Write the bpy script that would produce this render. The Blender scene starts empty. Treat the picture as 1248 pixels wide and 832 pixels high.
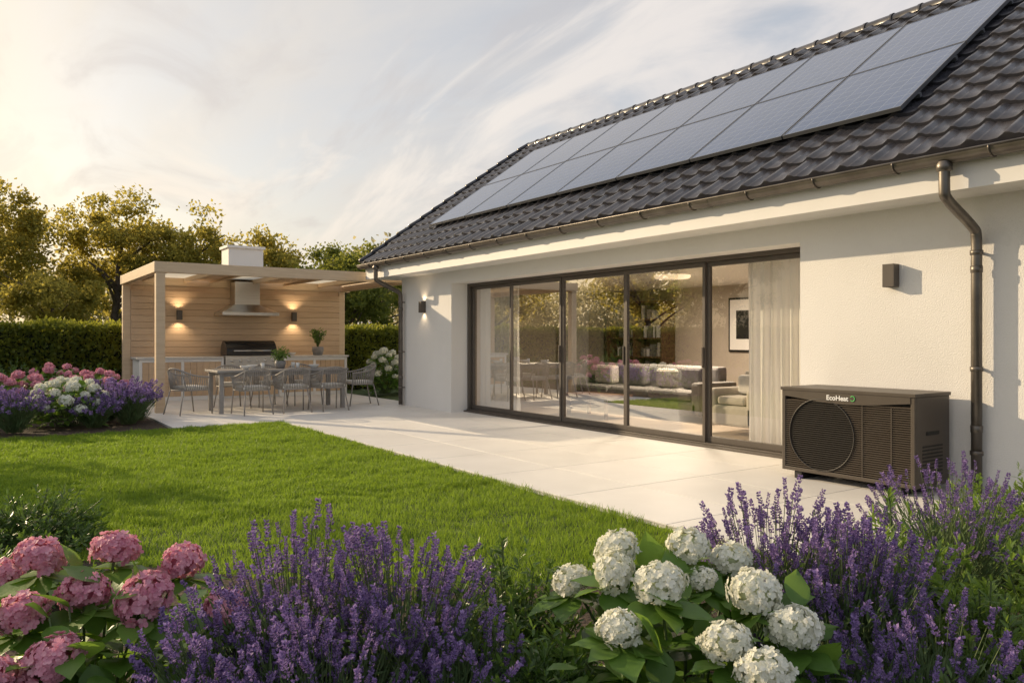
import bpy, math, random
import numpy as np
from mathutils import Vector, Matrix
rng=np.random.default_rng(11); random.seed(5)
scene=bpy.context.scene
scene.view_settings.view_transform='Standard'
scene.view_settings.look='None'
scene.view_settings.exposure=0
R=math.radians
SUN_AZ=R(26); SUN_EL=R(19)
SUN=np.array([-math.sin(SUN_AZ)*math.cos(SUN_EL), math.cos(SUN_AZ)*math.cos(SUN_EL), math.sin(SUN_EL)])

# ------------------------------------------------------------ mesh helper
class Acc:
    def __init__(s): s.v=[];s.l=[];s.t=[];s.m=[];s.s=[];s.n=0
    def add(s,V,F,mat=0,smooth=False):
        V=np.asarray(V,float).reshape(-1,3)
        s.v.append(V); s.l.append(np.concatenate([np.asarray(f) for f in F])+s.n)
        s.t.append(np.array([len(f) for f in F]))
        s.m.append(np.full(len(F),mat) if np.isscalar(mat) else np.asarray(mat))
        s.s.append(np.full(len(F),smooth)); s.n+=len(V)
    def inst(s,V,F,M,T,mat=0,smooth=False):
        V=np.asarray(V,float); T=np.asarray(T,float); k=len(T)
        if k==0: return
        W=np.einsum('kij,nj->kni',M,V)+T[:,None,:]
        lp=np.concatenate([np.asarray(f) for f in F]); tt=np.array([len(f) for f in F])
        s.v.append(W.reshape(-1,3)); s.l.append(((np.arange(k)*len(V))[:,None]+lp[None]).ravel()+s.n)
        s.t.append(np.tile(tt,k))
        s.m.append(np.full(len(F)*k,mat) if np.isscalar(mat) else np.tile(np.asarray(mat),k))
        s.s.append(np.full(len(F)*k,smooth)); s.n+=k*len(V)
    def box(s,x0,y0,z0,x1,y1,z1,mat=0):
        V=[(x0,y0,z0),(x1,y0,z0),(x1,y1,z0),(x0,y1,z0),(x0,y0,z1),(x1,y0,z1),(x1,y1,z1),(x0,y1,z1)]
        s.add(V,[(0,3,2,1),(4,5,6,7),(0,1,5,4),(1,2,6,5),(2,3,7,6),(3,0,4,7)],mat)
    def tube(s,P,r,seg=8,mat=0,cap=True,smooth=True):
        P=np.asarray(P,float); n=len(P); r=np.full(n,r) if np.isscalar(r) else np.asarray(r)
        D=np.gradient(P,axis=0); D/=np.linalg.norm(D,axis=1)[:,None]+1e-9
        ref=np.array([0,0,1.]) if abs(D[0][2])<.9 else np.array([1.,0,0])
        V=[]; A=np.cross(D[0],ref); A/=np.linalg.norm(A)
        ang=np.arange(seg)/seg*2*np.pi
        for i in range(n):
            A=A-D[i]*np.dot(A,D[i]); A/=np.linalg.norm(A)+1e-9; B=np.cross(D[i],A)
            V.append(P[i]+r[i]*(np.cos(ang)[:,None]*A+np.sin(ang)[:,None]*B))
        F=[(i*seg+j,i*seg+(j+1)%seg,(i+1)*seg+(j+1)%seg,(i+1)*seg+j) for i in range(n-1) for j in range(seg)]
        if cap: F+= [tuple(range(seg))[::-1],tuple((n-1)*seg+j for j in range(seg))]
        s.add(np.concatenate(V),F,mat,smooth)
    def lathe(s,prof,c=(0,0,0),seg=24,mat=0,smooth=True):
        V=[];F=[]
        for (r,z) in prof:
            for j in range(seg):
                a=j/seg*2*math.pi; V.append((c[0]+r*math.cos(a),c[1]+r*math.sin(a),c[2]+z))
        for i in range(len(prof)-1):
            for j in range(seg):
                F.append((i*seg+j,i*seg+(j+1)%seg,(i+1)*seg+(j+1)%seg,(i+1)*seg+j))
        s.add(V,F,mat,smooth)
    def mesh(s,name,mats):
        me=bpy.data.meshes.new(name)
        V=np.concatenate(s.v);L=np.concatenate(s.l);T=np.concatenate(s.t)
        me.vertices.add(len(V)); me.vertices.foreach_set('co',V.ravel().astype(np.float32))
        me.loops.add(len(L)); me.loops.foreach_set('vertex_index',L.astype(np.int32))
        me.polygons.add(len(T)); st=np.concatenate([[0],np.cumsum(T)[:-1]])
        me.polygons.foreach_set('loop_start',st.astype(np.int32))
        for m in mats: me.materials.append(m)
        me.polygons.foreach_set('material_index',np.concatenate(s.m).astype(np.int32))
        me.polygons.foreach_set('use_smooth',np.concatenate(s.s))
        me.update(calc_edges=True)
        return me
    def build(s,name,mats,parent=None,bevel=0,loc=(0,0,0),rot=(0,0,0)):
        return place(name,s.mesh(name,mats),parent,bevel,loc,rot)
def place(name,me,parent=None,bevel=0,loc=(0,0,0),rot=(0,0,0)):
    o=bpy.data.objects.new(name,me); scene.collection.objects.link(o)
    o.location=loc;o.rotation_euler=rot
    if parent: o.parent=parent
    if bevel:
        b=o.modifiers.new('bevel','BEVEL'); b.width=bevel; b.segments=2; b.limit_method='ANGLE'; b.angle_limit=R(40)
    return o
def empty(name,loc=(0,0,0),rot=(0,0,0)):
    e=bpy.data.objects.new(name,None); scene.collection.objects.link(e); e.location=loc; e.rotation_euler=rot
    e.empty_display_size=.2
    return e
def chaikin(P,n=3):
    P=[np.array(p,float) for p in P]
    for _ in range(n):
        Q=[P[0]]
        for a,b in zip(P[:-1],P[1:]): Q+=[a*.75+b*.25,a*.25+b*.75]
        Q.append(P[-1]); P=Q
    return np.array(P)
def nrm(a): return a/(np.linalg.norm(a,axis=-1,keepdims=True)+1e-9)
def frames(yd,up,scale=1.0):
    Y=nrm(yd); X=nrm(np.cross(Y,up)); Z=np.cross(X,Y)
    M=np.stack([X,Y,Z],axis=-1)
    sc=np.asarray(scale,float)
    return M*(sc[:,None,None] if sc.ndim else sc)
def rdir(k): return nrm(rng.normal(size=(k,3)))
def rframes(k,scale): return frames(rdir(k),rdir(k),scale)

# ------------------------------------------------------------ materials
def mat(name,c1,c2=None,scale=4,rough=.6,metal=0,bump=0,bscale=80,spec=.5,isl=0,transl=0,tcol=None,detail=4,dist=.01,stretch=None):
    m=bpy.data.materials.new(name); m.use_nodes=True; nt=m.node_tree; N=nt.nodes; Lk=nt.links
    b=N['Principled BSDF']; out=N['Material Output']
    b.inputs['Roughness'].default_value=rough; b.inputs['Metallic'].default_value=metal
    b.inputs['Specular IOR Level'].default_value=spec
    tc=N.new('ShaderNodeTexCoord'); mp=N.new('ShaderNodeMapping'); Lk.new(tc.outputs['Object'],mp.inputs[0])
    if stretch: mp.inputs['Scale'].default_value=stretch
    if c2 is None: c2=c1
    nz=N.new('ShaderNodeTexNoise'); nz.inputs['Scale'].default_value=scale; nz.inputs['Detail'].default_value=detail
    Lk.new(mp.outputs[0],nz.inputs['Vector'])
    mr=N.new('ShaderNodeMapRange'); mr.inputs[1].default_value=.3; mr.inputs[2].default_value=.7; Lk.new(nz.outputs[0],mr.inputs[0])
    fac=mr.outputs[0]
    if isl:
        g=N.new('ShaderNodeNewGeometry'); mx=N.new('ShaderNodeMix'); mx.data_type='FLOAT'; mx.inputs[0].default_value=isl
        Lk.new(fac,mx.inputs[2]); Lk.new(g.outputs['Random Per Island'],mx.inputs[3]); fac=mx.outputs[0]
    mc=N.new('ShaderNodeMix'); mc.data_type='RGBA'; Lk.new(fac,mc.inputs[0])
    mc.inputs[6].default_value=(*c1,1); mc.inputs[7].default_value=(*c2,1)
    Lk.new(mc.outputs[2],b.inputs['Base Color'])
    if bump:
        n2=N.new('ShaderNodeTexNoise'); n2.inputs['Scale'].default_value=bscale; n2.inputs['Detail'].default_value=5
        Lk.new(mp.outputs[0],n2.inputs['Vector'])
        bp=N.new('ShaderNodeBump'); bp.inputs['Strength'].default_value=bump; bp.inputs['Distance'].default_value=dist
        Lk.new(n2.outputs[0],bp.inputs['Height']); Lk.new(bp.outputs[0],b.inputs['Normal'])
    if transl:
        t=N.new('ShaderNodeBsdfTranslucent'); ms=N.new('ShaderNodeMixShader'); ms.inputs[0].default_value=transl
        if tcol:
            mt=N.new('ShaderNodeMix'); mt.data_type='RGBA'; mt.blend_type='MIX'; mt.inputs[0].default_value=.6
            Lk.new(mc.outputs[2],mt.inputs[6]); mt.inputs[7].default_value=(*tcol,1); Lk.new(mt.outputs[2],t.inputs[0])
        else: Lk.new(mc.outputs[2],t.inputs[0])
        Lk.new(b.outputs[0],ms.inputs[1]); Lk.new(t.outputs[0],ms.inputs[2]); Lk.new(ms.outputs[0],out.inputs[0])
    return m
def emis(name,c,s):
    m=bpy.data.materials.new(name); m.use_nodes=True; b=m.node_tree.nodes['Principled BSDF']
    b.inputs['Base Color'].default_value=(*c,1); b.inputs['Emission Color'].default_value=(*c,1); b.inputs['Emission Strength'].default_value=s
    return m

m_plaster=mat('white_render',(.775,.755,.725),(.82,.80,.77),1.3,.9,bump=.5,bscale=95,dist=.011)
m_white=mat('white_paint',(.80,.785,.76),(.76,.745,.72),2,.5,bump=.05)
m_tile=mat('roof_tile_glaze',(.032,.034,.044),(.080,.074,.080),9,.26,isl=.5,bump=.12,bscale=30,dist=.005)
m_gutter=mat('zinc_gutter',(.13,.115,.10),(.19,.17,.15),6,.42,metal=.75,bump=.05,bscale=40)
m_frame=mat('bronze_frame',(.085,.070,.058),(.098,.082,.069),3,.42)
m_dark=mat('dark_metal',(.03,.028,.026),None,3,.4)
m_slab=mat('porcelain_paving',(.66,.635,.60),(.78,.755,.72),1.6,.5,isl=.45,bump=.08,bscale=60,dist=.004,detail=9)
m_grout=mat('grout',(.20,.19,.175),(.15,.14,.13),20,.9)
m_wood=mat('pine_timber',(.59,.43,.27),(.71,.55,.38),3,.55,bump=.12,bscale=30,isl=.3,stretch=(1,1,12),detail=8)
m_woodh=mat('pine_cladding',(.53,.36,.22),(.69,.51,.34),3,.55,bump=.15,bscale=25,isl=.55,stretch=(.8,.8,14),detail=8)
m_steel=mat('stainless_steel',(.60,.59,.57),(.70,.69,.67),2,.28,metal=1,stretch=(1,1,30))
m_stone=mat('counter_stone',(.55,.53,.50),(.66,.64,.61),14,.35)
m_lid=mat('grill_lid_enamel',(.035,.034,.034),None,2,.25,metal=.4)
m_chair=mat('chair_rope',(.26,.235,.205),(.34,.31,.28),30,.7)
m_cush=mat('cushion_fabric',(.62,.59,.54),(.70,.67,.62),20,.9,bump=.2,bscale=200,dist=.003)
m_table=mat('table_composite',(.24,.225,.21),(.31,.29,.275),8,.5)
m_pot=mat('pot_ceramic',(.20,.19,.18),(.27,.26,.25),10,.6)
m_soil=mat('soil_mulch',(.035,.022,.014),(.075,.05,.032),25,.95,bump=1,bscale=40,dist=.03)
m_ground=mat('ground_grass',(.045,.075,.018),(.075,.11,.03),.8,.9,bump=.5,bscale=30,dist=.03)
m_lawnb=mat('lawn_soil',(.04,.07,.014),(.07,.10,.022),5,.95,bump=.8,bscale=60,dist=.02)
m_grass=mat('grass_blades',(.075,.16,.014),(.23,.34,.042),1.8,.55,isl=.5,transl=.5,tcol=(.42,.58,.05),spec=.3)
m_leafT=mat('tree_leaves',(.06,.08,.014),(.17,.17,.03),.6,.6,isl=.6,transl=.62,tcol=(.88,.72,.15),spec=.3)  # golden translucent colour brightened in place of backlit haze
m_leafT2=mat('tree_leaves_dark',(.040,.070,.013),(.11,.14,.028),.6,.6,isl=.6,transl=.5,tcol=(.55,.55,.09),spec=.3)
m_leafD=mat('distant_leaves_hazed',(.16,.16,.085),(.22,.21,.12),.3,.8,isl=.5,transl=.6,tcol=(.9,.78,.42),spec=.1)  # leaf colours paled to stand in for air haze
m_hedge=mat('hedge_leaves',(.055,.095,.015),(.17,.20,.035),.9,.5,isl=.65,transl=.5,tcol=(.62,.60,.07),spec=.4)
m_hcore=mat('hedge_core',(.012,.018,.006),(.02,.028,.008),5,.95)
m_bark=mat('bark',(.07,.05,.035),(.13,.10,.075),8,.9,bump=.8,bscale=25,dist=.03)
m_stem=mat('green_stem',(.08,.13,.04),(.14,.19,.07),6,.6,transl=.2)
m_hleaf=mat('hydrangea_leaf',(.065,.15,.024),(.17,.29,.055),9,.38,isl=.5,transl=.40,tcol=(.36,.56,.06),bump=.35,bscale=70,dist=.004)
m_sleaf=mat('shrub_leaf',(.035,.085,.019),(.11,.19,.04),6,.36,isl=.6,transl=.34,tcol=(.28,.44,.05))
m_sleaf2=mat('azalea_leaf',(.08,.15,.028),(.20,.31,.065),6,.38,isl=.6,transl=.42,tcol=(.38,.54,.07))
m_lavleaf=mat('lavender_leaf',(.06,.125,.045),(.16,.23,.09),6,.7,isl=.5,transl=.36)
m_lav=mat('lavender_flower',(.19,.115,.34),(.44,.31,.60),30,.7,isl=.8,transl=.38)
m_lav2=mat('lavender_calyx',(.10,.065,.18),(.20,.145,.30),30,.7,isl=.7,transl=.22)
m_pink=mat('pink_petals',(.60,.20,.31),(.86,.50,.58),12,.6,isl=.6,transl=.36)
m_pinkc=mat('pink_core',(.38,.10,.15),(.5,.18,.22),30,.8)
m_wht=mat('white_petals',(.74,.75,.62),(.88,.87,.80),12,.6,isl=.6,transl=.36)
m_whtc=mat('white_core',(.40,.46,.24),(.52,.56,.36),30,.8)
m_curt=mat('sheer_curtain',(.86,.84,.80),(.90,.88,.85),3,.9,transl=.45)
m_hp=mat('heat_pump_casing',(.068,.053,.041),(.078,.063,.050),5,.42,bump=.1,bscale=250,dist=.001)
m_hpd=mat('heat_pump_dark',(.012,.011,.010),None,5,.6)
m_hps=mat('heat_pump_slat',(.026,.022,.019),None,5,.5)
m_sofa=mat('sofa_fabric',(.17,.16,.15),(.24,.225,.21),10,.95,bump=.3,bscale=150)
m_beige=mat('beige_fabric',(.46,.42,.36),(.52,.48,.42),10,.95,bump=.3,bscale=150)
m_mauve=mat('taupe_fabric',(.13,.12,.115),(.18,.17,.16),10,.95)
m_floorin=mat('oak_floor',(.40,.32,.24),(.48,.39,.30),3,.4,stretch=(8,1,1))
m_inwall=mat('interior_wall',(.42,.365,.305),(.46,.405,.34),2,.9)
m_walnut=mat('walnut',(.12,.065,.035),(.2,.11,.06),3,.5,stretch=(1,1,8))
m_black=mat('black_satin',(.015,.015,.015),None,3,.4)
m_warm=emis('warm_lamp',(1,.76,.46),10)
m_logo=mat('logo_white',(.8,.8,.8),None,3,.5); m_logog=mat('logo_green',(.1,.5,.12),None,3,.5)
m_canopy=mat('canopy_fabric',(.85,.82,.75),None,3,.8,transl=.8)
m_china=mat('glazed_china',(.72,.70,.66),None,3,.2)

# glass
m_glass=bpy.data.materials.new('window_glass'); m_glass.use_nodes=True
nt=m_glass.node_tree; N=nt.nodes; N.remove(N['Principled BSDF'])
tr=N.new('ShaderNodeBsdfTransparent'); tr.inputs[0].default_value=(.95,.955,.94,1)
gl=N.new('ShaderNodeBsdfGlossy'); gl.inputs['Roughness'].default_value=.004; gl.inputs[0].default_value=(.95,.95,.95,1)
fr=N.new('ShaderNodeFresnel'); fr.inputs[0].default_value=1.45
mu=N.new('ShaderNodeMath'); mu.operation='MULTIPLY_ADD'; mu.inputs[1].default_value=.55; mu.inputs[2].default_value=.015; mu.use_clamp=True
ms=N.new('ShaderNodeMixShader')
nt.links.new(fr.outputs[0],mu.inputs[0]); nt.links.new(mu.outputs[0],ms.inputs[0]); nt.links.new(tr.outputs[0],ms.inputs[1]); nt.links.new(gl.outputs[0],ms.inputs[2])
nt.links.new(ms.outputs[0],N['Material Output'].inputs[0])
# solar glass
m_pv=bpy.data.materials.new('photovoltaic_glass'); m_pv.use_nodes=True; nt=m_pv.node_tree; N=nt.nodes; b=N['Principled BSDF']
tc=N.new('ShaderNodeTexCoord'); br=N.new('ShaderNodeTexBrick'); br.offset=0; br.squash=1
br.inputs['Scale'].default_value=1; br.inputs['Brick Width'].default_value=1.3/8; br.inputs['Row Height'].default_value=1.53/10; br.inputs['Mortar Size'].default_value=.003
br.inputs['Color1'].default_value=(.036,.070,.16,1); br.inputs['Color2'].default_value=(.044,.080,.18,1); br.inputs['Mortar'].default_value=(.20,.24,.31,1)
nt.links.new(tc.outputs['Object'],br.inputs['Vector']); nt.links.new(br.outputs[0],b.inputs['Base Color'])
b.inputs['Roughness'].default_value=.12; b.inputs['Specular IOR Level'].default_value=.65

# ------------------------------------------------------------ world, sun
w=bpy.data.worlds.new('World'); scene.world=w; w.use_nodes=True; nt=w.node_tree; N=nt.nodes; L=nt.links
bg=N['Background']
sky=N.new('ShaderNodeTexSky'); sky.sky_type='NISHITA'; sky.sun_disc=False; sky.sun_elevation=SUN_EL; sky.sun_rotation=-SUN_AZ
sky.air_density=1.0; sky.dust_density=2.0; sky.ozone_density=1.2; sky.altitude=50
tc=N.new('ShaderNodeTexCoord'); sep=N.new('ShaderNodeSeparateXYZ'); L.new(tc.outputs['Generated'],sep.inputs[0])
def mth(op,a,b=None,c=None,clamp=False):
    n=N.new('ShaderNodeMath'); n.operation=op; n.use_clamp=clamp
    for i,x in enumerate((a,b,c)):
        if x is None: continue
        if isinstance(x,(int,float)): n.inputs[i].default_value=x
        else: L.new(x,n.inputs[i])
    return n.outputs[0]
def mixc(f,a,b_):
    n=N.new('ShaderNodeMix'); n.data_type='RGBA'
    for i,x in ((0,f),(6,a),(7,b_)):
        if isinstance(x,tuple): n.inputs[i].default_value=(*x,1)
        elif isinstance(x,float): n.inputs[i].default_value=x
        else: L.new(x,n.inputs[i])
    return n.outputs[2]
zc=mth('MAXIMUM',sep.outputs[2],0)
zz=mth('ADD',zc,.16)
cb=N.new('ShaderNodeCombineXYZ'); L.new(mth('DIVIDE',sep.outputs[0],zz),cb.inputs[0]); L.new(mth('DIVIDE',sep.outputs[1],zz),cb.inputs[1])
def noise(sc,scale,rot,lo,hi,o0,o1,dist=.7):
    mp=N.new('ShaderNodeMapping'); mp.inputs['Scale'].default_value=sc; mp.inputs['Rotation'].default_value=(0,0,R(rot)); L.new(cb.outputs[0],mp.inputs[0])
    nz=N.new('ShaderNodeTexNoise'); nz.inputs['Scale'].default_value=scale; nz.inputs['Detail'].default_value=9; nz.inputs['Roughness'].default_value=.56; nz.inputs['Distortion'].default_value=dist
    L.new(mp.outputs[0],nz.inputs['Vector'])
    mr=N.new('ShaderNodeMapRange'); mr.interpolation_type='SMOOTHSTEP'; mr.inputs[1].default_value=lo; mr.inputs[2].default_value=hi; mr.inputs[3].default_value=o0; mr.inputs[4].default_value=o1
    L.new(nz.outputs[0],mr.inputs[0]); return mr.outputs[0]
veil=noise((1.0,.45,1),.7,50,.36,.66,.55,.97)
wisp=noise((1.7,.7,1),1.2,-28,.46,.64,0.,.90,1.1)
shade=noise((1.5,.8,1),1.6,-35,.48,.68,0.,.60,.9)
dp=N.new('ShaderNodeVectorMath'); dp.operation='DOT_PRODUCT'; L.new(tc.outputs['Generated'],dp.inputs[0]); dp.inputs[1].default_value=tuple(SUN)
dpm=mth('MAXIMUM',dp.outputs['Value'],0)
g0=mth('POWER',dpm,1.2); g1=mth('POWER',dpm,5); g2=mth('POWER',dpm,14)
hz=mth('POWER',mth('SUBTRACT',1.0,zc,None,True),6)
fac=mth('MAXIMUM',mth('MAXIMUM',veil,mth('MULTIPLY',g1,1.3)),mth('MULTIPLY',hz,.95),None,True)
veilc=mixc(g0,(3.3,3.65,4.2),(6.2,5.6,4.9))
veilc=mixc(g1,veilc,(6.5,5.7,4.6))
veilc=mixc(g2,veilc,(7.6,6.2,3.6))
c=mixc(mth('MINIMUM',fac,.98),sky.outputs[0],veilc)
wc=mixc(g0,(5.2,4.95,4.95),(7.0,6.4,5.6))
sc_=mixc(g0,(3.2,3.4,3.8),(4.9,4.4,4.1))
c=mixc(mth('MULTIPLY',shade,mth('SUBTRACT',1.0,g2)),c,sc_)
c=mixc(wisp,c,wc)
# golden band low over the horizon towards the sun
hb=mth('POWER',mth('SUBTRACT',1.0,zc,None,True),9)
c=mixc(mth('MULTIPLY',mth('MULTIPLY',hb,mth('POWER',dpm,3)),1.15,None,True),c,(8.2,6.1,3.0))
L.new(c,bg.inputs[0]); bg.inputs[1].default_value=.15
sl=bpy.data.lights.new('sun','SUN'); sl.energy=5; sl.angle=R(.6); sl.color=(1,.78,.50)
so=bpy.data.objects.new('sun',sl); scene.collection.objects.link(so); so.rotation_euler=Vector(SUN).to_track_quat('Z','Y').to_euler(); so.location=(-10,25,12)

# ------------------------------------------------------------ camera
cd=bpy.data.cameras.new('camera'); cam=bpy.data.objects.new('camera',cd); scene.collection.objects.link(cam); scene.camera=cam
cd.sensor_width=36; cd.lens=27.4; cd.clip_end=1000; cd.clip_start=.05; cd.shift_y=-.0024
cam.location=(0,0,1.3); cam.rotation_euler=(R(90),0,-R(34.6))

# ------------------------------------------------------------ ground
a=Acc(); S=300
a.add([(-S,-S,-.06),(S,-S,-.06),(S,S,-.06),(-S,S,-.06)],[(0,1,2,3)]); a.build('ground',[m_ground])
bedge=[(4.0,2.7),(3.3,2.95),(2.5,3.35),(1.9,3.75),(1.3,4.35),(.8,4.95),(.3,5.6),(-.6,6.2),(-2,6.6),(-8,7.0)]
a=Acc(); V=[(x,y,-.035) for x,y in bedge]+[(-8,12.3,-.035),(4.0,12.2,-.035)]
a.add(V,[tuple(range(len(V)))])
lawn=empty('lawn'); a.build('turf',[m_lawnb],lawn)
a=Acc(); V=[(x,y,-.02) for x,y in bedge]+[(-8,-3,-.02),(6.96,-3,-.02),(6.96,2.7,-.02)]
a.add(V,[tuple(range(len(V)))]); 
a.add([(-8,12.3,-.02),(2.38,12.3,-.02),(2.38,19.0,-.02),(-8,19.0,-.02)],[(0,1,2,3)])
a.build('garden_bed',[m_soil])
bx=np.array([p[0] for p in bedge[::-1]]); by=np.array([p[1] for p in bedge[::-1]])
def grass(n,x0,x1,y0,y1,h0,h1,wd,acc):
    x=rng.uniform(x0,x1,n); y=rng.uniform(y0,y1,n)
    k=(y>np.interp(x,bx,by)-.03+.04*np.sin(x*9))&(y<12.24)&(x<3.985+.02*np.sin(y*23)); x=x[k];y=y[k];n=len(x)
    az=rng.uniform(0,2*np.pi,n); up=np.stack([rng.normal(0,.32,n),rng.normal(0,.32,n),np.ones(n)],-1)
    h=rng.uniform(h0,h1,n)*(1+.3*np.sin(x*2.3+1.7*np.sin(y*1.9))*np.sin(y*2.9+x)+.35*np.sin(x*11+3*np.sin(y*5))*np.sin(y*9+2*np.sin(x*7)))
    Z=nrm(up); X=nrm(np.cross(np.stack([np.cos(az),np.sin(az),az*0],-1),Z)); Y=np.cross(Z,X)
    M=np.stack([X*(wd/.004),Y*(h/.04)[:,None],Z*(h/.04)[:,None]],-1)
    V=[(-.002,0,0),(.002,0,0),(.0014,.006,.024),(-.0014,.006,.024),(0,.02,.04)]
    acc.inst(V,[(0,1,2,3),(3,2,4)],M,np.stack([x,y,x*0-.035],-1))
a=Acc()
grass(80000,-.5,4,2.6,6.3,.035,.065,.0045,a)
grass(100000,-.8,4,6.0,9.3,.035,.065,.0065,a)
grass(75000,-.8,4,9.0,12.3,.035,.065,.009,a)
grass(30000,-8,-.7,5,12.3,.035,.06,.012,a)
a.build('grass',[m_grass],lawn)

# patio
pt=empty('patio'); a=Acc()
a.add([(4.0,2.7,-.012),(7.38,2.7,-.012),(7.38,12.2,-.012),(4.0,12.2,-.012)],[(0,1,2,3)])
a.add([(2.4,12.2,-.012),(7.38,12.2,-.012),(7.38,18.6,-.012),(2.4,18.6,-.012)],[(0,1,2,3)])
a.build('grout_bed',[m_grout],pt)
a=Acc(); g=.0045
def slab(x0,y0,x1,y1): a.box(x0+g,y0+g,-.05,x1-g,y1-g,0)
xs=np.linspace(4.0,7.37,5)
for j in range(8):
    y0=2.7+j*9.5/8;y1=y0+9.5/8
    for i in range(4): slab(xs[i],y0,xs[i+1],y1)
xs2=[2.4,3.2]+list(xs)
for j in range(6):
    y0=12.2+j*6.4/6;y1=y0+6.4/6
    for i in range(6): slab(xs2[i],y0,xs2[i+1],y1)
a.build('paving_slabs',[m_slab],pt,bevel=.002)

# ------------------------------------------------------------ house
H=empty('white_bungalow')
a=Acc()
a.box(6.97,12.0,-.05,7.38,13.94,2.62)
a.box(6.97,-3.0,-.05,7.38,4.9,2.62)
a.box(6.97,4.9,2.29,7.38,12.0,2.62)
a.box(7.38,13.64,-.05,14.1,13.94,2.62); a.box(7.38,-3,-.05,14.1,-2.7,2.62); a.box(14.1,-3,-.05,14.4,13.94,2.62)
RX=10.56; RZ=5.75; EX=6.4; EZ=2.8; SL=(RZ-EZ)/(RX-EX)
for y0,y1 in ((13.64,13.94),(-3,-2.7)):
    P=[(6.97,2.62),(14.4,2.62),(14.4,3.0),(RX,RZ-.22),(6.97,EZ+SL*(6.97-EX)-.22)]
    V=[(x,y0,z) for x,z in P]+[(x,y1,z) for x,z in P]; n=5
    a.add(V,[tuple(range(n)),tuple(range(n,2*n))[::-1]]+[(i,n+i,n+(i+1)%n,(i+1)%n) for i in range(n)])
a.build('walls',[m_plaster],H)
a=Acc(); 
a.box(6.46,-3.5,2.49,6.49,14.52,2.74); a.box(6.49,-3.5,2.50,6.97,14.50,2.53)
a.box(6.97,13.94,2.50,10.5,14.50,2.53)
V=[(6.46,14.50,2.49),(6.46,14.50,2.74),(RX,14.50,RZ-.10),(RX,14.50,RZ-.34),(6.80,14.50,2.49)]
V=V+[(x,14.53,z) for x,y,z in V]
a.add(V,[(0,1,2,3,4),(9,8,7,6,5)]+[(i,5+i,5+(i+1)%5,(i+1)%5) for i in range(5)])
a.build('eaves_soffit',[m_white],H)
a=Acc()
def deck(x0,z0,x1,z1,t):
    V=[(x0,-3.55,z0),(x1,-3.55,z1),(x1,14.58,z1),(x0,14.58,z0)]; V+=[(x,y,z-t) for x,y,z in V]
    a.add(V,[(0,1,2,3),(7,6,5,4),(0,4,5,1),(1,5,6,2),(2,6,7,3),(3,7,4,0)])
deck(EX,EZ-.035,RX,RZ-.035,.05); deck(RX,RZ-.035,14.75,EZ-.035,.05)
a.build('roof_deck',[m_frame],H)
a=Acc()
LEN=math.hypot(RX-EX,RZ-EZ); ux=(RX-EX)/LEN; uz=(RZ-EZ)/LEN
NC=15; cl=LEN/NC; TW=.27; y0r=-3.6; nt_=int(18.22/TW); seg=9
ty=np.arange(nt_*seg+1)/seg
def prof(t):
    f=t%1.0
    return .042*np.exp(-((f-.3)/.17)**2)+.012*np.exp(-((f-.98)/.08)**2)+.012*np.exp(-((f+.02)/.08)**2)
ph=prof(ty)
for side in (1,-1):
    for c in range(NC):
        s0=c*cl-(.03 if c==0 else 0); s1=(c+1)*cl+.01
        jit=np.repeat(rng.normal(0,.0025,nt_+1),seg)[:len(ty)]
        rows=[]
        for s_,h in ((s0,.0),(s0,.034),(s0+.01,.040),(s0+(s1-s0)*.5,.022),(s1,.004)):
            hh=(ph+h+jit) if h>0 else ph*0-.01
            X=EX+ux*s_-uz*hh; Z=EZ+uz*s_+ux*hh
            if side<0: X=2*RX-X
            rows.append(np.stack([X,y0r+ty*TW,Z],-1))
        n=len(ty)
        F=[(i,i+1,n+i+1,n+i) if side<0 else (i,n+i,n+i+1,i+1) for i in range(n-1)]
        a.add(np.concatenate(rows[:2]),F,0,False)
        G=np.stack(rows[1:],0)
        for tI in range(nt_):
            sub=G[:,tI*seg:(tI+1)*seg+1,:].reshape(-1,3); q=seg+1
            FF=[(r*q+i,r*q+i+1,(r+1)*q+i+1,(r+1)*q+i) for r in range(3) for i in range(seg)]
            if side>0: FF=[f[::-1] for f in FF]
            a.add(sub,FF,0,True)
a.build('roof_tiles',[m_tile],H)
a=Acc()
ang=np.linspace(-.15,math.pi+.15,11)
for i in range(46):
    y0=-3.6+i*.396; rr=[(.118,0),(.118,.04),(.108,.05),(.105,.40)]
    V=[];F=[]
    for r,dy in rr:
        for t in ang: V.append((RX+r*math.cos(t),y0+dy,RZ-.02+r*.9*math.sin(t)))
    n=len(ang)
    for k in range(3):
        for j in range(n-1): F.append((k*n+j,k*n+j+1,(k+1)*n+j+1,(k+1)*n+j))
    a.add(V,F,0,True)
for side in (1,-1):
    for c in range(NC):
        s0=c*cl; s1=s0+cl+.02
        P=[]
        for s_,h in ((s0,.06),(s1,.045)):
            X=EX+ux*s_-uz*h; Z=EZ+uz*s_+ux*h
            if side<0: X=2*RX-X
            P.append((X,14.60,Z))
        a.tube(P,[.05,.042],10)
a.build('ridge_tiles',[m_tile],H)
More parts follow.
